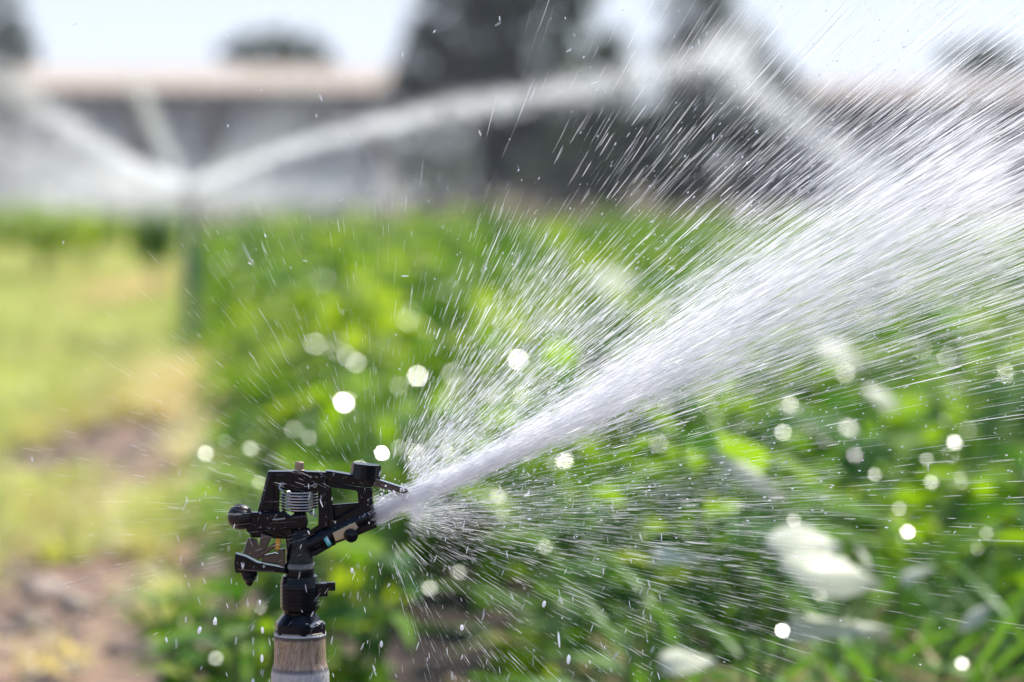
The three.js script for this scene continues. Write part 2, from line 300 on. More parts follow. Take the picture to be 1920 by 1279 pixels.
// nearest plants: things of their own
{
  const specs = [0, 1, 2, 3, 4].map(() => plantSpec(0.3, 24, 1.1, 1.15)), protos = [];
  spots.filter((s) => s.near && Math.abs(s.x) < 0.19 * s.D + 0.12).forEach((s, i) => {
    const k = i % 5, sc = s.h / 0.3;
    let o;
    if (!protos[k]) {
      o = root('crop_plant', null, 'leafy green crop plant in the nearest rows under the spray', 'crop plant', 'crop plants in the nearest rows');
      part('stem', stemGeo(specs[k]), M.stem, o);
      specs[k].leaves.forEach((l) => { const m = part('leaf', LEAVES[l.g], M.leaf[Math.floor(l.m * 3.99)], o); m.applyMatrix4(leafMatrix(l)); });
      protos[k] = o;
    } else { o = protos[k].clone(); o.name = named('crop_plant'); scene.add(o); }
    o.position.set(s.x, height(s.x, -s.D), -s.D); o.rotation.y = rr(0, 6.283); o.scale.set(0.5 + sc * 0.55, sc, 0.5 + sc * 0.55);
  });
}
// single broad leaves, sun sheen painted in as a whitish colour: [px, py, D, length px, direction deg, width px]
function pleatedLeaf(k) { // a broad leaf with raised side veins, a notched edge and a drooping tip
  const seg = 16, across = 10, pos = [], idx = [];
  for (let i = 0; i <= seg; i++) for (let j = 0; j <= across; j++) {
    const t = i / seg, v = j / across * 2 - 1, w = 0.2 * Math.pow(Math.sin(Math.PI * Math.pow(Math.min(0.98, t + 0.02), 0.8)), 0.8) * (1 + 0.1 * Math.sin(t * 40 + k * 2) * Math.abs(v));
    const x = t - 0.06 * Math.abs(v) * Math.abs(v), y = -0.22 * t * t + 0.05 * (1 - v * v) - 0.05 * Math.abs(v) + 0.016 * Math.sin((t - 0.22 * Math.abs(v)) * 42) * (0.3 + Math.abs(v)) + 0.05 * Math.sin(t * 5 + k * 3 + v * 2) * Math.abs(v);
    pos.push(x, y, v * w);
  }
  for (let i = 0; i < seg; i++) for (let j = 0; j < across; j++) { const a = i * (across + 1) + j, b = a + across + 1; idx.push(a, a + 1, b, a + 1, b + 1, b); }
  const g = new THREE.BufferGeometry(); g.setAttribute('position', new THREE.Float32BufferAttribute(pos, 3)); g.setIndex(idx); g.computeVertexNormals(); return g;
}
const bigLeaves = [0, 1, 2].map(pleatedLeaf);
[[1440, 1012, 2.82, 140, 6, 74, 'broad leaf with painted sun sheen, upper of the pair at lower right'], [1470, 1052, 2.78, 190, -4, 84, 'broad leaf with painted sun sheen, lower of the pair at lower right'],
 [1480, 1175, 2.78, 190, 8, 46, 'long narrow leaf with painted sun sheen near the bottom right'], [1240, 1240, 2.78, 105, 10, 50, 'short pale leaf at the bottom edge right of centre'],
 [1335, 850, 3.0, 170, -24, 34, 'slim pale leaf slanting below the jet'], [1530, 640, 4.4, 110, -16, 66, 'pale bent leaf standing out under the spray at right'],
 [1100, 520, 6.6, 100, 4, 50, 'pale curved leaf in the upper spray fan'], [1610, 1030, 2.85, 60, -50, 30, 'small pale leaf tip beside the sheen whitened pair'], [1225, 1040, 2.95, 90, 4, 32, 'pale leaf low under the jet, right of the dark hollow'], [1625, 730, 3.7, 80, -20, 40, 'small pale leaf just below the spray at right'], [1470, 760, 3.6, 90, -30, 34, 'pale leaf between the slanting leaf and the spray'], [1690, 1090, 2.9, 70, 40, 26, 'narrow pale upright leaf right of the sheen whitened pair'], [1800, 1180, 2.85, 80, 55, 26, 'narrow pale leaf near the lower right corner']].forEach(([px, py, D, len, deg, w, label]) => {
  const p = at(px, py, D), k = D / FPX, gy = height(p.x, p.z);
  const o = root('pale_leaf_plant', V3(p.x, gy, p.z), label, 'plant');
  const m = part('leaf', bigLeaves[Math.floor(px) % 3], M.leafSheen, o);
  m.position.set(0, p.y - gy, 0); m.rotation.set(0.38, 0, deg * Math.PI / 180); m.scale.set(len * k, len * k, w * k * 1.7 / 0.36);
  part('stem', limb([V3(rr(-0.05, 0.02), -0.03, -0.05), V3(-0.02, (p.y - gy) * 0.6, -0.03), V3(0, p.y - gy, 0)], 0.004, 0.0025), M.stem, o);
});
// added glint discs over the crop, each aimed to mirror sun into the camera
{
  const hexa = new THREE.CylinderGeometry(1, 1, 0.06, 9).deleteAttribute('uv'), list = [];
  const glints = [[700, 475], [775, 492], [972, 508], [415, 495], [605, 525], [800, 500], [838, 545], [918, 578], [800, 615], [590, 645], [635, 640], [570, 700], [668, 680], [735, 640], [770, 560], [520, 560], [495, 620], [1060, 865, 3.6], [1040, 868, 3.5], [840, 958, 3.6], [795, 997, 4.1], [860, 1073, 3.3], [805, 1103, 3.4], [1022, 1025, 3.4], [486, 1140, 3.3], [405, 1235, 3.2], [600, 800], [580, 822], [880, 700], [930, 740], [1165, 480], [1290, 520], [1622, 585], [1585, 700], [1440, 820], [1390, 800], [1790, 830], [1800, 895], [1690, 1010], [1725, 1195, 3.1], [1468, 1183, 2.95], [1580, 1090, 2.95], [1805, 1245, 3], [1640, 890], [1850, 1000], [1250, 760], [1880, 640], [1740, 700], [45, 760, 7.2], [165, 620, 10], [5, 700, 8], [1130, 1080, 3.2], [690, 560], [455, 540], [1290, 1045, 3.1], [1560, 780], [1480, 760]];
  glints.forEach(([px, py, D]) => {
    if (!D) D = Math.min(14, Math.max(3.05, 0.31 * FPX / (py - HORIZON)));
    const p = at(px, py, D), h = EYE.clone().sub(p).normalize().add(SUN).normalize();
    h.add(V3(gauss(), gauss(), gauss()).multiplyScalar(0.012)).normalize();
    list.push([p, h, 1, (0.001 + 0.0034 * rnd() * rnd()) * (0.75 + D * 0.1)]);
  });
  for (let i = 0; i < 430; i++) {
    const D = 3.1 + 10 * rnd() * rnd(), x = edgeX(D) + 0.05 + rnd() * (0.2 * D - edgeX(D)), p = V3(x, height(x, -D) + rr(0.24, 0.36), -D), h = EYE.clone().sub(p).normalize().add(SUN).normalize();
    list.push([p, h.add(V3(gauss(), gauss(), gauss()).multiplyScalar(0.045)).normalize(), 1, (0.0009 + 0.003 * rnd() * rnd()) * (0.75 + D * 0.1)]);
  }
  const im = new THREE.InstancedMesh(hexa, M.glintDisc, list.length), m = new THREE.Matrix4(), q = new THREE.Quaternion();
  list.forEach(([p, d, , r], i) => { m.compose(p, q.setFromUnitVectors(V3(0, 1, 0), d), V3(r, r * 0.5, r)); im.setMatrixAt(i, m); });
  im.name = 'glint_discs'; im.castShadow = im.receiveShadow = true; scene.add(im); tag(im, 'small added sun glint discs over the crop, aimed at the camera', 'leaves', null, 'stuff');
}
// wet grass on the path at the left
{
  const tufts = [0, 1, 2].map(() => {
    const list = [];
    for (let i = 0; i < 16; i++) {
      const a = rr(0, 6.283), r = rr(0, 0.035), h = rr(0.05, 0.13), g = leafGeo(h, 0.0035, rr(0.2, 0.9), 0.2, 3, 0.55);
      g.rotateZ(rr(0.7, 1.5)).rotateY(a).translate(Math.cos(a) * r, 0, Math.sin(a) * r); list.push(g);
    }
    return merge(list);
  });
  const put = [[], [], []];
  for (let i = 0; i < 34000; i++) {
    const D = 3.2 + 26 * Math.pow(rnd(), 1.25), x = rr(-0.22 * D - 0.2, edgeX(D) + 0.22);
    if (x > 0.2 * D) continue;
    const cover = fbm(x * 2.6 + 7, D * 0.42, 2) * 1.3 + 0.035 + 0.55 * smooth(D, 6.6, 8.2) + 0.24 * (1 - smooth(960 + x * FPX / D, 60, 200)) * smooth(D, 4.6, 5.6);
    if (cover < rr(-0.05, 0.18)) continue;
    put[Math.floor(rnd() * 3)].push([x, D, rr(0.5, 1.3) * (0.75 + 0.6 * Math.min(0.6, Math.max(0, cover)))]);
  }
  const grass = root('grass', V3(0, 0, 0), 'short yellow green grass over the soil path at left', 'grass', null, 'stuff');
  put.forEach((list, k) => {
    const im = new THREE.InstancedMesh(tufts[k], M.grass, list.length); im.name = 'blades'; im.userData.kind = 'stuff';
    const m = new THREE.Matrix4(), q = new THREE.Quaternion(), c = new THREE.Color();
    list.forEach(([x, D, s], i) => {
      m.compose(V3(x, height(x, -D) - 0.004, -D), q.setFromAxisAngle(V3(0, 1, 0), rr(0, 6.283)), V3(s * 1.2, s, s * 1.2)); im.setMatrixAt(i, m);
      const dry = smooth(fbm(x * 2.1 + 31, D * 0.33, 9) + rr(-0.15, 0.15), -0.05, 0.35); im.setColorAt(i, c.setRGB(1.02 + 0.4 * dry, 1.0 + 0.02 * dry, 1.2 + 1.8 * dry));
    });
    grass.add(im);
  });
}
{ // rank grass and dry straw between the nearest plants
  const blades = [0, 1].map(() => merge(Array.from({ length: 9 }, () => { const a = rr(0, 6.283), h = rr(0.14, 0.34); return leafGeo(h, 0.0042, rr(0.1, 0.8), 0.2, 4, 0.55).rotateZ(rr(0.9, 1.5)).rotateY(a).translate(Math.cos(a) * 0.02, 0, Math.sin(a) * 0.02); })));
  const weeds = root('long_grass', V3(0, 0, 0), 'long green and straw coloured grass among the plants at lower right', 'grass', null, 'stuff');
  blades.forEach((g, k) => {
    const list = []; for (let i = 0; i < 190; i++) { const D = 2.95 + 2.4 * rnd() * rnd(), x = rr(-0.05, 0.2 * D); if (rnd() < smooth(x / D, 0.0, 0.15)) list.push([x, D]); }
    const im = new THREE.InstancedMesh(g, k ? M.straw : M.grassTall, list.length), m = new THREE.Matrix4(); im.name = k ? 'straw' : 'blades'; im.userData.kind = 'stuff';
    list.forEach(([x, D], i) => { const s = rr(0.6, 1.1) * (k ? 0.75 : 1); m.makeRotationY(rr(0, 6.283)).scale(V3(s, s, s)).setPosition(x, height(x, -D), -D); im.setMatrixAt(i, m); });
    weeds.add(im);
  });
}
{ // clods and small stones on the bare path
  const geo = new THREE.IcosahedronGeometry(1, 1), p = geo.attributes.position; for (let i = 0; i < p.count; i++) { const f = 1 + 0.35 * N(p.getX(i) * 1.7, p.getY(i) * 1.7, p.getZ(i) * 1.7 + 5); p.setXYZ(i, p.getX(i) * f, p.getY(i) * f, p.getZ(i) * f); } geo.computeVertexNormals();
  const im = new THREE.InstancedMesh(geo, M.clod, 1500), m = new THREE.Matrix4(), c = new THREE.Color();
  for (let i = 0; i < 1500; i++) { const D = 3.3 + 6 * rnd(), x = rr(-0.2 * D - 0.1, edgeX(D) + 0.1), r = 0.003 + 0.026 * Math.pow(rnd(), 4), v = rr(0.5, 1.35); m.makeRotationY(rr(0, 6.283)).scale(V3(r * rr(0.8, 1.5), r * 0.7, r)).setPosition(x, height(x, -D) + r * 0.2, -D); im.setMatrixAt(i, m); im.setColorAt(i, c.setRGB(v, v * rr(0.92, 1), v * rr(0.85, 1))); }
  im.name = 'clods'; im.castShadow = im.receiveShadow = true; scene.add(im); tag(im, 'small earth clods and stones scattered on the bare path', 'clods', null, 'stuff');
}
// low bushes across the path, far left
[[60, 420, 14, 110, 45, 'green bush across the path at the left edge'], [170, 425, 15, 70, 30, 'pale green bush left of the distant sprinkler'], [290, 440, 11.5, 32, 42, 'dark green bush beside the distant riser'], [318, 738, 8.1, 36, 15, 'small dark clump at the foot of the distant riser']].forEach(([px, py, D, rx, ry, label], i) => {
  const p = at(px, py, D), gy = height(p.x, p.z), k = D / FPX, o = root('bush', V3(p.x, gy, p.z), label, 'bush'), list = [];
  for (let j = 0; j < (i === 2 ? 150 : 260); j++) { const u = V3(gauss(), gauss(), gauss()).normalize().multiplyScalar(Math.cbrt(rnd())); list.push(LEAVES[j % 4].clone().applyMatrix4(leafMatrix({ p: V3(u.x * rx * k, p.y - gy + u.y * ry * k, u.z * rx * k), yaw: rr(0, 6.3), pitch: rr(-0.5, 0.6), roll: rr(-0.6, 0.6), s: rr(0.6, 1.2) * (i < 3 ? 1.1 : 0.6) }))); }
  part('foliage', merge(list), M.leaf[[3, 3, 0, 2][i]], o);
  part('stem', merge([0, 1, 2, 3].map((j) => limb([V3(0, -0.03, 0), V3(rr(-0.3, 0.3) * rx * k, (p.y - gy) * 0.5, 0), V3(rr(-0.8, 0.8) * rx * k, p.y - gy, rr(-0.3, 0.3) * rx * k)], 0.006, 0.003))), M.stem, o);
});

// ---------------------------------------------------------------- the sprinkler
// drawn in "units" of 1/4.8 photograph pixel: x to the right of column 780 and y up from row 1680, turned into metres by S
const S = (1.868 / FPX) / 4.8, G = (x) => (x - 780) * S, U = (y) => (1680 - y) * S;
const pts2 = (a) => a.map(([x, y]) => new THREE.Vector2(G(x), U(y)));
function plate(outline, depth, zc = 0, bevel = 13, holes = []) {
  const s = new THREE.Shape(pts2(outline)); holes.forEach((h) => s.holes.push(new THREE.Path(pts2(h))));
  return new THREE.ExtrudeGeometry(s, { depth: (depth - 2 * bevel) * S, bevelEnabled: true, bevelThickness: bevel * S, bevelSize: bevel * S, bevelOffset: -bevel * S, bevelSegments: 2, curveSegments: 8 }).translate(0, 0, (zc - depth / 2 + bevel) * S);
}
const lathe = (prof, seg = 48) => toCreasedNormals(new THREE.LatheGeometry(prof.map(([r, y]) => new THREE.Vector2(Math.max(0.00001, r * S), U(y))), seg), 0.6);
function rod(x0, y0, z0, x1, y1, z1, r0, r1 = r0, seg = 20) {
  const a = V3(G(x0), U(y0), z0 * S), b = V3(G(x1), U(y1), z1 * S), L = a.distanceTo(b);
  return new THREE.CylinderGeometry(r1 * S, r0 * S, L, seg).applyQuaternion(new THREE.Quaternion().setFromUnitVectors(V3(0, 1, 0), b.clone().sub(a).normalize())).translate(...a.add(b).multiplyScalar(0.5).toArray());
}
const rbox = (x0, y0, x1, y1, z0, z1, r = 8, turn = 0) => new RoundedBoxGeometry((x1 - x0) * S, (y1 - y0) * S, (z1 - z0) * S, 3, r * S).rotateZ(turn).translate(G((x0 + x1) / 2), U((y0 + y1) / 2), (z0 + z1) / 2 * S);
function wire(points, r, n = 60) { return new THREE.TubeGeometry(new THREE.CatmullRomCurve3(points.map(([x, y, z]) => V3(G(x), U(y), z * S))), n, r * S, 8); }

const HEAD = at(562.5, 1190, 1.868);
const GY = height(HEAD.x, HEAD.z);
const riser = root('riser_pipe', V3(HEAD.x, GY, HEAD.z), 'weathered grey brown riser pipe under the near sprinkler', 'pipe');
{
  const H = HEAD.y - GY, prof = [[262, 0], [262, 0.02]];
  const r = (y) => (1680 - y) * S + H;   // height above the ground
  const P = [[258, -0.04], [258, r(2900)], [262, r(2500)], [266, r(2150)], [264, r(2040)], [257, r(1995)], [243, r(1955)], [236, r(1905)], [234, r(1800)], [236, r(1700)], [237, r(1662)], [215, r(1657)], [150, r(1657)]];
  const g = new THREE.LatheGeometry(P.map(([a, b]) => new THREE.Vector2(a * S, b)), 64);
  const p = g.attributes.position, uv = g.attributes.uv;
  for (let i = 0; i < p.count; i++) uv.setY(i, 1 + (p.getY(i) - H) / 0.065);   // the top 6.5 cm carry one picture of wear
  part('pipe', g, M.pipe, riser);
  part('pipe_rim', new THREE.TorusGeometry(225 * S, 9 * S, 10, 64).rotateX(Math.PI / 2).translate(0, H + (1680 - 1655) * S, 0), M.pipe, riser);
}
function buildSprinkler() {
  const o = root('sprinkler', HEAD.clone(), 'wet black plastic impact sprinkler on the grey brown riser, in sharp focus', 'sprinkler');
  // lower body: hexagon nut, threaded neck, bearing sleeve
  const hex = new THREE.CylinderGeometry(243 * S, 246 * S, 86 * S, 6).rotateY(0.22).translate(0, U(1618), 0);
  const hexTop = new THREE.CylinderGeometry(166 * S, 240 * S, 84 * S, 6).rotateY(0.22).translate(0, U(1533), 0);
  const nut = part('hexagon_nut', merge([hex.toNonIndexed(), hexTop.toNonIndexed()]), M.black, o);
  part('thread_tape', merge(Array.from({ length: 26 }, () => { const a = rr(-0.7, 0.8), s = rr(7, 20) * S; return new THREE.IcosahedronGeometry(s, 0).scale(1.4, 0.6, 1).translate(Math.sin(a + 0.9) * 205 * S, U(rr(1545, 1585)), Math.cos(a + 0.9) * 205 * S); })), M.water, nut);
  const ribs = [[140, 1500], [142, 1488], [146, 1470], [168, 1448], [177, 1435]];
  for (let i = 0; i < 6; i++) ribs.push([178, 1420 - i * 34], [178, 1400 - i * 34], [174, 1396 - i * 34], [174, 1390 - i * 34]);
  ribs.push([178, 1216], [176, 1205], [162, 1160], [160, 1146], [152, 1140], [132, 1138]);
  part('bearing_sleeve', lathe(ribs), M.black, o);
  const lever = part('lock_lever', rbox(925, 1205, 1035, 1325, -60, 70, 12), M.black, o);
  part('lever_tip', rbox(1020, 1200, 1102, 1275, -30, 46, 10), M.black, lever);
  // rotating body
  const body = part('body', lathe([[131, 1142], [133, 1060], [128, 1020], [124, 1000], [122, 900], [120, 850], [112, 800], [100, 760], [96, 730], [92, 712]]), M.black, o);
  part('collar_ring', lathe([[120, 1075], [138, 1070], [140, 1040], [134, 1024], [120, 1020]]), M.blackGloss, body);
  // frame with its two windows
  const frame = part('bridge_frame', plate(
    [[500, 188], [700, 188], [745, 180], [820, 180], [850, 190], [1030, 196], [1080, 240], [1100, 290], [1310, 330], [1330, 330], [1440, 340], [1448, 480], [1470, 600], [1481, 694], [1440, 712], [1320, 765], [1110, 842], [1052, 884], [892, 975], [862, 978], [720, 975], [668, 900], [655, 770], [520, 715], [405, 552]],
    130, 0, 10, [[[588, 345], [960, 362], [966, 560], [962, 688], [880, 742], [860, 735], [700, 700], [582, 640]], [[1052, 318], [1300, 352], [1318, 372], [1330, 518], [1086, 650], [1068, 520]]]), M.black, o);
  part('web', plate([[508, 230], [560, 240], [556, 540], [430, 545]], 30, 76, 8), M.black, frame);
  part('rib', plate([[975, 240], [1035, 245], [1052, 690], [985, 700]], 34, 78, 8), M.black, frame);
  const post = part('post', merge([rod(780, 770, 0, 780, 210, 0, 62, 40), lathe([[78, 560], [84, 540], [84, 355], [96, 352], [96, 340], [60, 336]])]), M.black, o);
  part('pin', merge([lathe([[60, 205], [62, 192], [44, 178], [41, 170], [40, 112], [34, 104], [2, 103]])]), M.brass, post);
  // nozzle barrel, hexagon seat, sleeve, clip and knob
  const nozzle = part('nozzle', merge([rod(840, 868, 0, 1400, 606, 0, 98, 86), rod(1400, 606, 0, 1478, 572, 0, 72, 58), rod(1380, 612, 0, 1412, 600, 0, 92, 92)]), M.black, o);
  part('hexagon_seat', rod(955, 812, 0, 1070, 760, 0, 116, 116, 6).toNonIndexed(), M.black, nozzle);
  part('cream_sleeve', plate([[1082, 742], [1285, 642], [1316, 690], [1255, 770], [1112, 818]], 40, 88, 14), M.cream, nozzle);
  part('teal_clip', rbox(1017, 772, 1063, 862, 70, 122, 16, 0.5), M.teal, nozzle);
  part('knob', toCreasedNormals(new THREE.LatheGeometry([[2, 60], [44, 58], [58, 46], [62, 30], [62, -20], [40, -30]].map(([r, y]) => new THREE.Vector2(r * S, y * S)), 28), 0.7).rotateX(Math.PI / 2).rotateY(0.25).translate(G(1250), U(758), 135 * S), M.black, nozzle);
  // hammer: upper arm with plug and spoon, lower arm with the round weight
  const arm = part('hammer_arm', plate([[1022, 180], [1060, 184], [1235, 214], [1400, 240], [1470, 262], [1440, 332], [1310, 322], [1110, 290], [1045, 262]], 150, 4, 10), M.black, o);
  part('plug', new THREE.CylinderGeometry(138 * S, 142 * S, 132 * S, 6).rotateY(0.32).scale(1, 1, 0.82).rotateZ(-0.1).toNonIndexed().translate(G(1380), U(192), 0), M.black, arm);
  part('spoon', plate([[1440, 240], [1500, 262], [1660, 316], [1750, 344], [1778, 380], [1742, 394], [1600, 358], [1440, 316]], 110, 10, 8), M.blackGloss, arm);
  part('cross_bar', plate([[1030, 508], [1325, 484], [1348, 530], [1110, 660], [1040, 668]], 44, -92, 8), M.black, o);
  const low = part('weight_arm', plate([[345, 548], [560, 548], [650, 536], [700, 575], [850, 558], [868, 640], [850, 694], [660, 706], [470, 712], [330, 742], [300, 690], [345, 620]], 96, 118, 16), M.black, o);
  part('weight', (() => { const g = new THREE.SphereGeometry(117 * S, 40, 28).scale(1, 1.0, 0.96), p = g.attributes.position; for (let i = 0; i < p.count; i++) { const x = p.getX(i) / S, y = p.getY(i) / S; const groove = Math.exp(-Math.pow((y + 0.25 * x - 78) / 9, 2)); const f = 1 - 0.05 * groove; p.setXYZ(i, p.getX(i) * f, p.getY(i) * f, p.getZ(i) * f); } g.computeVertexNormals(); return g.translate(G(256), U(592), 112 * S); })(), M.blackBall, low);
  part('tie_pin', rod(548, 612, 170, 662, 602, 172, 7), M.steel, low);
  // spring
  const turns = 6.3, coil = [];
  coil.push([622, 300, 84], [605, 330, 100], [640, 356, 128]);
  for (let i = 0; i <= 110; i++) { const t = i / 110, a = 2.6 - t * turns * 6.283, R = 152 + 10 * Math.sin(t * 3); coil.push([780 + R * Math.cos(a), 372 + 165 * t, R * Math.sin(a)]); }
  coil.push([880, 560, 150], [925, 568, 140], [948, 590, 130]);
  const spring = part('spring', wire(coil, 9.5, 520), M.steel, o);
  part('spring_hook', merge([new THREE.TorusGeometry(17 * S, 6 * S, 8, 20).translate(G(625), U(304), 84 * S), new THREE.TorusGeometry(15 * S, 6 * S, 8, 20).translate(G(925), U(312), 90 * S), wire([[830, 322, 88], [870, 318, 90], [912, 312, 92]], 6, 12)]), M.steel, spring);
  // trip mechanism at lower left
  const trip = part('trip_bracket', plate([[205, 930], [300, 958], [400, 1010], [480, 1032], [655, 1062], [660, 1112], [540, 1098], [400, 1086], [345, 1112], [205, 1104], [193, 1020]], 130, 30, 12), M.black, o);
  part('trip_cone', lathe([[62, 1092], [76, 1100], [72, 1142], [58, 1152], [62, 1166], [54, 1178], [34, 1196], [30, 1216], [14, 1232], [2, 1233]]).translate(-455 * S, 0, 30 * S), M.black, trip);
  part('trip_wire', wire([[228, 1072, 100], [330, 1078, 104], [440, 1088, 100], [560, 1090, 96]], 8, 20), M.rust, trip);
  part('clip_plate', plate([[320, 786], [408, 800], [428, 930], [384, 972], [274, 922]], 36, 92, 8), M.blackGloss, trip);
  part('clip_wing', plate([[444, 738], [540, 772], [486, 884], [402, 934]], 30, 108, 8), M.blackGloss, trip);
  part('trip_lever', rod(396, 962, 128, 575, 842, 132, 24, 18), M.rust, trip);
  part('yellow_tab', rbox(570, 784, 616, 890, 100, 150, 14, -0.1), M.amber, trip);
  part('stop_plate', plate([[588, 898], [652, 880], [655, 1062], [600, 1040]], 40, 70, 8), M.blackGloss, trip);
  part('trip_hanger', plate([[325, 700], [660, 690], [668, 800], [560, 800], [500, 780], [420, 790], [345, 790]], 80, 20, 10), M.black, trip);
  part('trip_base', plate([[430, 958], [560, 930], [640, 960], [600, 1040], [440, 1015]], 60, 10, 10), M.blackGloss, trip);
  // water clinging to the plastic
  const beads = [], runs = [[510, 225, 1030, 235, 66], [500, 260, 430, 530, 80], [1000, 260, 1020, 660, 94], [1060, 220, 1430, 300, 80], [1110, 690, 1420, 560, 90], [360, 600, 840, 600, 168], [380, 690, 640, 690, 168], [215, 1010, 420, 1060, 96], [1345, 360, 1460, 640, 66], [1460, 292, 1750, 372, 66]];
  for (let i = 0; i < 130; i++) { const [x0, y0, x1, y1, z] = runs[i % runs.length], t = rnd(), r = (2 + 7 * Math.pow(rnd(), 3)) * S; beads.push(new THREE.IcosahedronGeometry(r, 1).scale(1, rr(1, 1.8), 0.7).translate(G(x0 + (x1 - x0) * t + gauss() * 14), U(y0 + (y1 - y0) * t + gauss() * 14), z * S)); }
  part('water_beads', merge(beads), M.bead, o).userData.kind = 'stuff';
  return o;
}
const sprinkler = buildSprinkler();

// the second sprinkler down the line, and the pipe that feeds both
const FAR_D = 9.1, farTop = at(355, 368, FAR_D);
{
  const gy = height(farTop.x, farTop.z);
  const r2 = root('riser_pipe', V3(farTop.x, gy, farTop.z), 'dark teal riser pipe of the distant sprinkler', 'pipe');
  const H = farTop.y - gy - 0.055;
  part('pipe', new THREE.LatheGeometry([[0.017, -0.04], [0.017, H * 0.5], [0.0185, H * 0.52], [0.0185, H * 0.56], [0.017, H * 0.58], [0.017, H], [0.01, H]].map((p) => new THREE.Vector2(...p)), 24), M.riserDark, r2);
  const s2 = sprinkler.clone(); s2.name = named('sprinkler'); scene.add(s2);
  tag(s2, 'small blurred sprinkler on the distant riser, water jets fanning from it', 'sprinkler');
  s2.position.set(farTop.x, gy + H, farTop.z); s2.rotation.y = 0.5; s2.scale.setScalar(0.8);
  const a = [], z0 = HEAD.z - 0.05;
  for (let i = 0; i <= 30; i++) { const t = i / 30, D = -z0 + (FAR_D + 3 + z0) * t, px = 372 - 17 * smooth(D, 6, 9) + 14 * Math.sin(D * 1.3); const x = D < 4 ? HEAD.x + (at(372, 300, 4).x - HEAD.x) * (D + z0) / (4 + z0) : at(px, 300, D).x; a.push(V3(x, height(x, -D) + 0.03 - 0.11 * (1 - smooth(D, 4.7, 5.4)) - 0.07 * smooth(D, 6.5, 7), -D)); }
  const c = new THREE.CatmullRomCurve3(a), pipe = root('feed_pipe', null, 'light grey pipe lying along the ground between the two sprinklers', 'pipe');
  part('pipe', new THREE.TubeGeometry(c, 80, 0.03, 16), M.pvc, pipe);
  part('coupling', merge([0.35, 0.62].map((t) => { const p = c.getPointAt(t), d = c.getTangentAt(t); return new THREE.CylinderGeometry(0.037, 0.037, 0.09, 20).applyQuaternion(new THREE.Quaternion().setFromUnitVectors(V3(0, 1, 0), d)).translate(p.x, p.y, p.z); })), M.pvc, pipe);
}

// ---------------------------------------------------------------- water
// a thread of broken water: a thin curved film, open on one side
const spindle = new THREE.LatheGeometry([[0.0001, -0.5], [0.7, -0.36], [1, -0.05], [0.85, 0.28], [0.0001, 0.5]].map((p) => new THREE.Vector2(...p)), 3, 0, 3.5).deleteAttribute('uv');
const ball = new THREE.IcosahedronGeometry(1, 1).deleteAttribute('uv');
function instanced(name, geo, mat, list, label, category) { // list of [position, direction, length, radius]
  const im = new THREE.InstancedMesh(geo, mat, list.length), m = new THREE.Matrix4(), q = new THREE.Quaternion(), roll = new THREE.Quaternion(), up = V3(0, 1, 0);
  list.forEach(([p, d, len, r], i) => { m.compose(p, q.setFromUnitVectors(up, d).multiply(roll.setFromAxisAngle(up, rr(0, 6.283))), V3(r, len, r)); im.setMatrixAt(i, m); });
  im.name = named(name); im.castShadow = im.receiveShadow = true; scene.add(im);
  return tag(im, label, category, null, 'stuff');
}
const PX = 1.868 / FPX, NOZ = at(706, 962, 1.868);
const R1 = V3(1, 0, 0), R2 = V3(0, Math.cos(PITCH), -Math.sin(PITCH)), R3 = V3(0, Math.sin(PITCH), Math.cos(PITCH));
const wobble = () => V3(gauss(), gauss(), gauss()).multiplyScalar(0.022);
function ray(deg, tiltDeg) { const a = deg * Math.PI / 180, t = tiltDeg * Math.PI / 180; return V3(0, 0, 0).addScaledVector(R1, Math.cos(a) * Math.cos(t)).addScaledVector(R2, Math.sin(a) * Math.cos(t)).addScaledVector(R3, Math.sin(t)); }
{ // solid jet leaving the nozzle, breaking up into threads
  const jet = [];
  for (let i = 0; i < 17500; i++) {
    const r = 1350 * Math.pow(rnd(), 1.55), ax = 25.2 + 3.4 * smooth(r, 250, 900);
    const sp = 1.8 + 3.2 * smooth(r, 0, 900), d = ray(ax + gauss() * sp * 0.8, gauss() * sp * 0.7);
    const off = 11 * PX, p = NOZ.clone().addScaledVector(d, r * PX).addScaledVector(R2, gauss() * off).addScaledVector(R1, gauss() * off * 0.4).addScaledVector(R3, gauss() * off);
    jet.push([p, d, PX * rr(16, 60) * (0.5 + r / 700), PX * rr(0.12, 0.42)]);
  }
  instanced('water_jet', spindle, M.water, jet, 'dense white water jet shooting up right from the black nozzle', 'water jet');
}
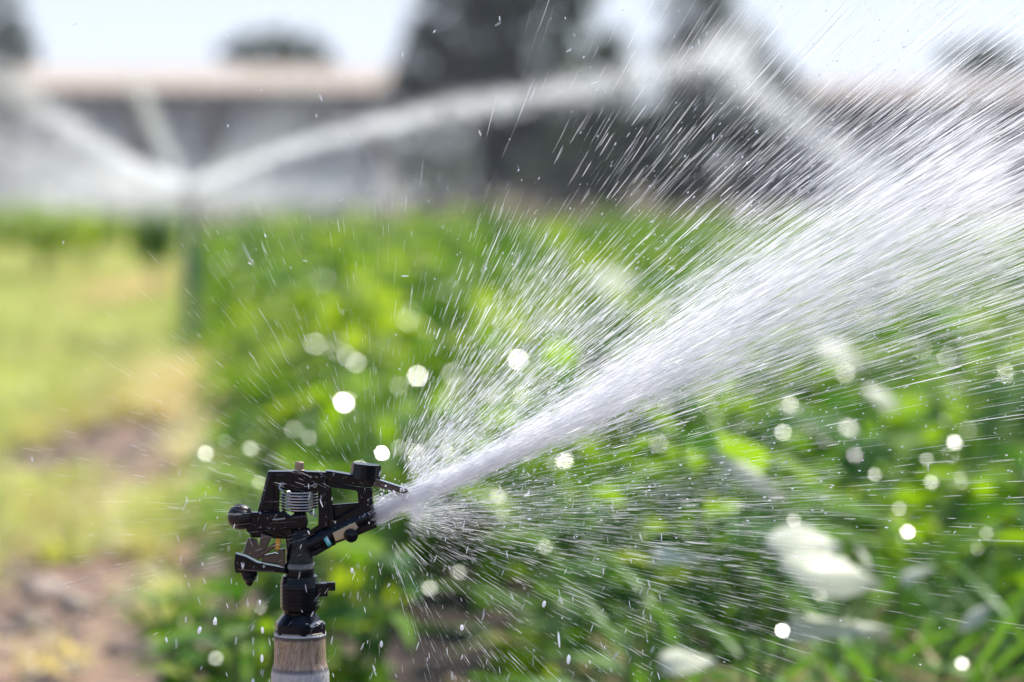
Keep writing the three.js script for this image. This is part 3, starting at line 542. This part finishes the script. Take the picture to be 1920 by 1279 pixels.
{ // wide fan of threads and drops
  const list = [];
  const add = (n, f) => { for (let i = 0; i < n; i++) { const { r, deg, tilt, len, rad } = f(); const d = ray(deg, tilt); const w = 0.2 + 1.25 * Math.pow(rnd(), 2.6), l = 0.5 + 1.3 * rnd() * rnd(); list.push([NOZ.clone().addScaledVector(d, r * PX).addScaledVector(R3, gauss() * 3 * PX), d.clone().add(wobble()).normalize(), len * l * PX, rad * w * 1.1 * PX]); } };
  const band = [24, 33, 40, 47, 55, 62, 18, 9].map((b) => b + gauss());
  // bright upper right body of the fan
  add(5400, () => { const r = 300 + 1200 * Math.pow(rnd(), 0.7); return { r, deg: 27.5 + gauss() * (5.2 + 2.4 * smooth(r, 500, 1300)), tilt: gauss() * 7, len: rr(25, 130) * (0.4 + r / 900), rad: rr(0.25, 0.7) }; });
  // upper fan, in bundles
  add(6000, () => { const r = 120 + 1400 * Math.pow(rnd(), 0.9), b = band[Math.floor(rnd() * rnd() * 6)]; return { r, deg: b + 3 + gauss() * 6, tilt: gauss() * 9, len: rr(12, 90) * (0.4 + r / 900), rad: rr(0.16, 0.5) }; });
  // burst where the spoon cuts the jet
  add(5600, () => { const r = 108 + 520 * Math.pow(rnd(), 1.05); return { r, deg: 46 + gauss() * 10, tilt: gauss() * 12, len: rr(8, 45) * (0.5 + r / 500), rad: rr(0.18, 0.46) }; });
  // under the jet: level and falling threads
  add(6800, () => { const r = 70 + 800 * Math.pow(rnd(), 1.75); return { r, deg: 9 - Math.abs(gauss()) * 15 + rr(-4, 7), tilt: gauss() * 11, len: rr(10, 70) * (0.4 + r / 800), rad: rr(0.09, 0.27) }; });
  add(420, () => { const r = 400 + 850 * rnd(); return { r, deg: 6 - Math.abs(gauss()) * 12, tilt: gauss() * 9, len: rr(20, 110), rad: rr(0.12, 0.4) }; });
  add(1200, () => { const r = 80 + 620 * rnd(); return { r, deg: rr(-75, -15), tilt: gauss() * 18, len: rr(8, 60), rad: rr(0.09, 0.26) }; });
  // thin veil thrown back and upwards round the head
  add(1500, () => { const r = 140 + 520 * rnd(); return { r, deg: rr(60, 200), tilt: gauss() * 25, len: rr(8, 55), rad: rr(0.08, 0.2) }; });
  add(260, () => { const r = 120 + 420 * rnd(); return { r, deg: rr(200, 285), tilt: gauss() * 25, len: rr(6, 26), rad: rr(0.1, 0.3) }; });
  instanced('water_spray', spindle, M.water, list, 'wide fan of fine water threads spreading from the sprinkler to the right', 'water spray');
}
{ // bright beads riding along the fan, splashes at the spoon, loose falling drops
  const list = [], any = () => V3(gauss(), gauss(), gauss()).normalize();
  for (let i = 0; i < 5200; i++) { const r = 90 + 1350 * rnd(), d = ray(28 + gauss() * 15, gauss() * 6), q = 0.4 + 1.1 * Math.pow(rnd(), 3); list.push([NOZ.clone().addScaledVector(d, r * PX), d, PX * q * rr(1, 3), PX * q]); }
  for (let i = 0; i < 110; i++) { const t = rnd(), p = at(702 + 68 * t + gauss() * 5, 900 + 46 * (1 - t) * rnd() + 18 * t + gauss() * 6, 1.872 + gauss() * 0.01); list.push([p, any(), PX * rr(1, 4), PX * rr(0.5, 1.9)]); }
  for (let i = 0; i < 240; i++) { const p = at(rr(330, 1250), rr(880, 1279), 1.868 + gauss() * 0.08), d = V3(rr(-0.5, 0.5), 1, 0).normalize(); list.push([p, d, PX * rr(2, 9), PX * rr(0.3, 1.0)]); }
  for (let i = 0; i < 60; i++) { const p = at(rr(0, 1920), rr(0, 900), 1.868 + gauss() * 0.1); list.push([p, any(), PX * rr(2, 8), PX * rr(0.5, 1.2)]); }
  [[402, 1166, 9, 4], [487, 1130, 7, 3], [374, 1182, 10, 5], [404, 1165, 11, 4], [492, 1182, 9, 4], [491, 1235, 11, 4], [312, 1200, 8, 2.5], [474, 1279, 9, 4], [660, 1070, 8, 4], [715, 1208, 9, 4], [866, 1177, 8, 5], [1066, 1237, 13, 5], [1020, 1133, 9, 5], [1048, 1200, 22, 3], [1337, 257, 9, 2], [427, 236, 4, 2], [937, 35, 7, 1.6], [1510 / 2, 103, 6, 1.6]].forEach(([px, py, l, r]) => list.push([at(px, py, 1.868 + gauss() * 0.03), V3(rr(-0.3, 0.3), 1, 0).normalize(), l * PX * 0.75, r * PX * 0.72]));
  instanced('water_drops', ball, M.drop, list, 'loose bright water drops scattered round the sprinkler and along the spray', 'water drops');
}
{ // jets of the distant sprinkler: each a band of falling drops along a curve [px, py, D]
  const jets = [   // label, path, drops, spread at the start and at the end in pixels, how fast the band thins out
    ['long pale water arc rising right from the distant sprinkler', [[362, 350, 9.1], [560, 276, 8.9], [760, 222, 8.6], [960, 182, 8.3], [1160, 145, 8.0], [1300, 108, 7.8], [1420, 62, 7.6]], 2500, 4, 19, 0.9],
    ['pale water falling right from the top of the distant arc', [[1330, 95, 7.6], [1400, 150, 7.7], [1480, 210, 7.8], [1570, 275, 7.9], [1700, 370, 8]], 1150, 24, 30, 0.8],
    ['upright pale water column above the distant sprinkler', [[350, 345, 9.1], [315, 285, 9.6], [288, 225, 10], [256, 150, 10.4]], 1900, 4, 16, 1.1],
    ['broad pale water band falling to the left edge', [[340, 350, 9.1], [230, 300, 9.3], [120, 230, 9.6], [20, 160, 9.9], [-150, 60, 10.2]], 2900, 5, 30, 0.9],
    ['faint low water band spreading left of the distant sprinkler', [[340, 355, 9.1], [220, 335, 9.3], [100, 300, 9.6], [-40, 262, 9.8]], 2300, 8, 44, 0.9],
    ['faint fan of mist up right of the distant sprinkler', [[370, 345, 9.1], [440, 290, 9.6], [520, 230, 10.2], [590, 190, 10.6]], 1700, 8, 44, 1]];
  jets.forEach(([label, path, n, s0, s1, e]) => {
    const c = new THREE.CatmullRomCurve3(path.map((p) => at(...p))), list = [];
    for (let i = 0; i < n; i++) { const t = Math.pow(rnd(), 1 / e) , p = c.getPointAt(t), k = -p.z / FPX, s = (s0 + (s1 - s0) * t) * k; p.add(V3(gauss() * s * 0.6, gauss() * s - Math.abs(gauss()) * s * 0.6 * t, gauss() * s * 2)); list.push([p, c.getTangentAt(t), rr(0.01, 0.05), rr(0.0006, 0.0014)]); }
    instanced('distant_water_jet', spindle, M.water, list, label, 'water jet');
  });
  const mist = [];
  for (let i = 0; i < 5600; i++) { const px = 310 + gauss() * 240, p = at(px, 362 + gauss() * 22, 9.2 + gauss() * 0.5); mist.push([p, V3(rr(-1, 1), 1, rr(-1, 1)).normalize(), rr(0.004, 0.02), rr(0.0008, 0.0016)]); }
  for (let i = 0; i < 2600; i++) { const p = at(rr(-40, 900), 300 + gauss() * 60, rr(9.5, 13)); mist.push([p, V3(rr(-1, 1), 1, rr(-1, 1)).normalize(), rr(0.004, 0.03), rr(0.0008, 0.0018)]); }
  instanced('distant_mist', spindle, M.water, mist, 'low white mist of drops round the distant sprinkler', 'water mist');
}

// ---------------------------------------------------------------- renderer
const renderer = new THREE.WebGLRenderer({ antialias: true });
renderer.toneMapping = THREE.LinearToneMapping;
renderer.toneMappingExposure = EXPOSURE;
renderer.shadowMap.enabled = true;
renderer.setSize(1024, 682);
renderer.render(scene, camera);
